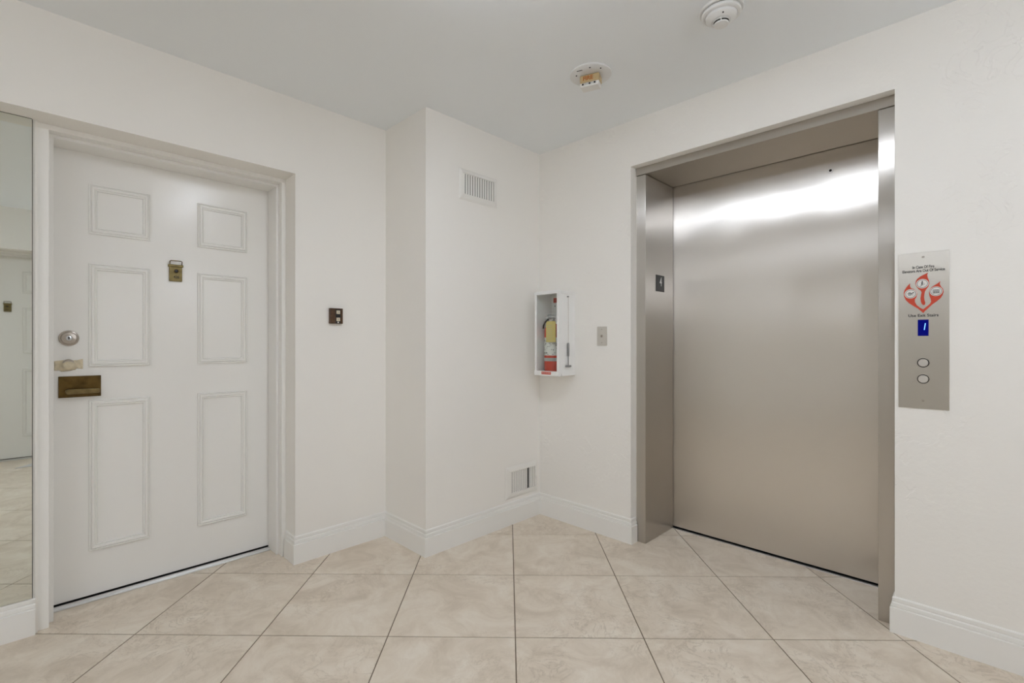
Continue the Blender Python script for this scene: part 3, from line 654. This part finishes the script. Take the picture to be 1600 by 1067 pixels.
fs = empty('fire_strobe', (1.902, 1.325, H), math.radians(-70.4))
tag(fs, 'white ceiling fire alarm strobe with a beige lettered panel', 'fire alarm')
obj('base_plate', MB().lathe([(0.098, 0), (0.098, -0.006), (0.094, -0.0085), (0.050, -0.0087)], axis='z', seg=56), 'white', fs, 0, True)
for (x, y) in ((-0.060, -0.032), (0.060, -0.046), (0.016, -0.072), (-0.020, 0.07)):
    obj('screw', MB().lathe([(0.0036, -0.008), (0.0036, -0.0105)], (x, y, 0), axis='z', seg=12), 'dark', fs)
obj('sounder_slot', MB().box(-0.048, -0.022, -0.068, -0.064, -0.0094, -0.008), 'dark', fs)
hs = obj('lamp_housing', MB().prism([(-0.047, -0.010), (-0.047, -0.046), (0.047, -0.046), (0.047, -0.010)][::-1], -0.024, 0.034), 'amber', fs, 0.006, False, 'beige strobe housing')
text('alarm_word', 'FIRE', 0.027, 'orange', hs, -0.007, -0.0244, -0.0285, depth=0.0005, sx=1.0, font_offset=0.0010)
ln = obj('strobe_lens', MB().prism([(-0.046, -0.0465), (-0.046, -0.060), (-0.041, -0.066), (0.041, -0.066), (0.046, -0.060), (0.046, -0.0465)][::-1], -0.023, 0.030), 'label', fs, 0.003, False, 'clear whitish strobe lens')
obj('flash_tube', MB().tube([(-0.030, -0.0235, -0.054), (0.032, -0.0235, -0.054)], 0.0025, 8), 'chrome', ln)
for x in (-0.031, 0.002, 0.026): obj('contact', MB().box(x - 0.004, x + 0.004, -0.0262, -0.023, -0.0575, -0.0515), 'dark', ln)
# ------------------------------------------------------------------ grey folded cover on the floor, seen in the mirror
ms = empty('floor_sheet', (0.02, -1.03, 0))
tag(ms, 'pale grey flat sheet on the tiles before the opposite door, seen in the mirror', 'floor sheet')
obj('sheet', MB().add([(-0.125, 0.06, 0.0005), (0.30, 0.06, 0.0005), (0.30, -0.11, 0.0005), (0.02, -0.11, 0.0005), (-0.125, 0.06, 0.004), (0.30, 0.06, 0.012), (0.30, -0.11, 0.012), (0.02, -0.11, 0.006)],
                      [(0, 3, 2, 1), (4, 5, 6, 7), (0, 1, 5, 4), (1, 2, 6, 5), (2, 3, 7, 6), (3, 0, 4, 7)]), 'mat', ms)
# ------------------------------------------------------------------ ceiling lights (above and behind the frame)
def fixture(name, x, y, m, label, lx, ly):
    o = empty(name, (x, y, H)); tag(o, label, 'ceiling light', 'linear ceiling lights')
    obj('housing', MB().box(-lx / 2 - 0.02, lx / 2 + 0.02, -ly / 2 - 0.02, ly / 2 + 0.02, -0.022, 0), 'white', o, 0.002)
    obj('diffuser', MB().box(-lx / 2, lx / 2, -ly / 2, ly / 2, -0.045, -0.0225), m, o, 0.008)
fixture('ceiling_light', 1.0, 0.74, 'lamp', 'long white wrap-around light above the lobby before the elevator', 0.17, 1.0)
fixture('ceiling_light', -1.7, 0.65, 'hall_fill', 'unseen long white light added on the corridor ceiling as fill', 1.22, 0.22)  # unseen corridor light, added to even out the lighting

def add_fill_globe(x, label):  # unseen globes, added to brighten the ceiling and walls
    o = empty('fill_globe', (x, YR, 1.70), PI); tag(o, label, 'added fill light', 'fill globes added on the wall behind the camera')
    obj('back_plate', MB().lathe([(0.055, 0), (0.055, 0.012), (0.045, 0.018)], seg=32), 'nickel', o, 0, True)
    obj('arm', MB().tube([(0, -0.015, 0), (0, -0.06, -0.01), (0, -0.10, 0.0), (0, -0.11, 0.03)], 0.008), 'nickel', o, 0, True)
    obj('globe', MB().lathe([(0.10 * math.sin(PI * k / 16) + 0.0005, 0.03 - 0.10 * math.cos(PI * k / 16) + 0.10) for k in range(17)], (0, -0.11, 0), axis='z', seg=32), 'globe', o, 0, True)
add_fill_globe(1.35, 'unseen round white globe added as fill nearest the elevator wall')
add_fill_globe(-1.9, 'unseen round white globe added as fill beyond the opposite door')

for o in bpy.data.objects:                            # print and marks too fine to pick apart
    if o.name.split('.')[0] in ('label_print', 'tag_print', 'pictogram', 'chain'): o['kind'] = 'stuff'
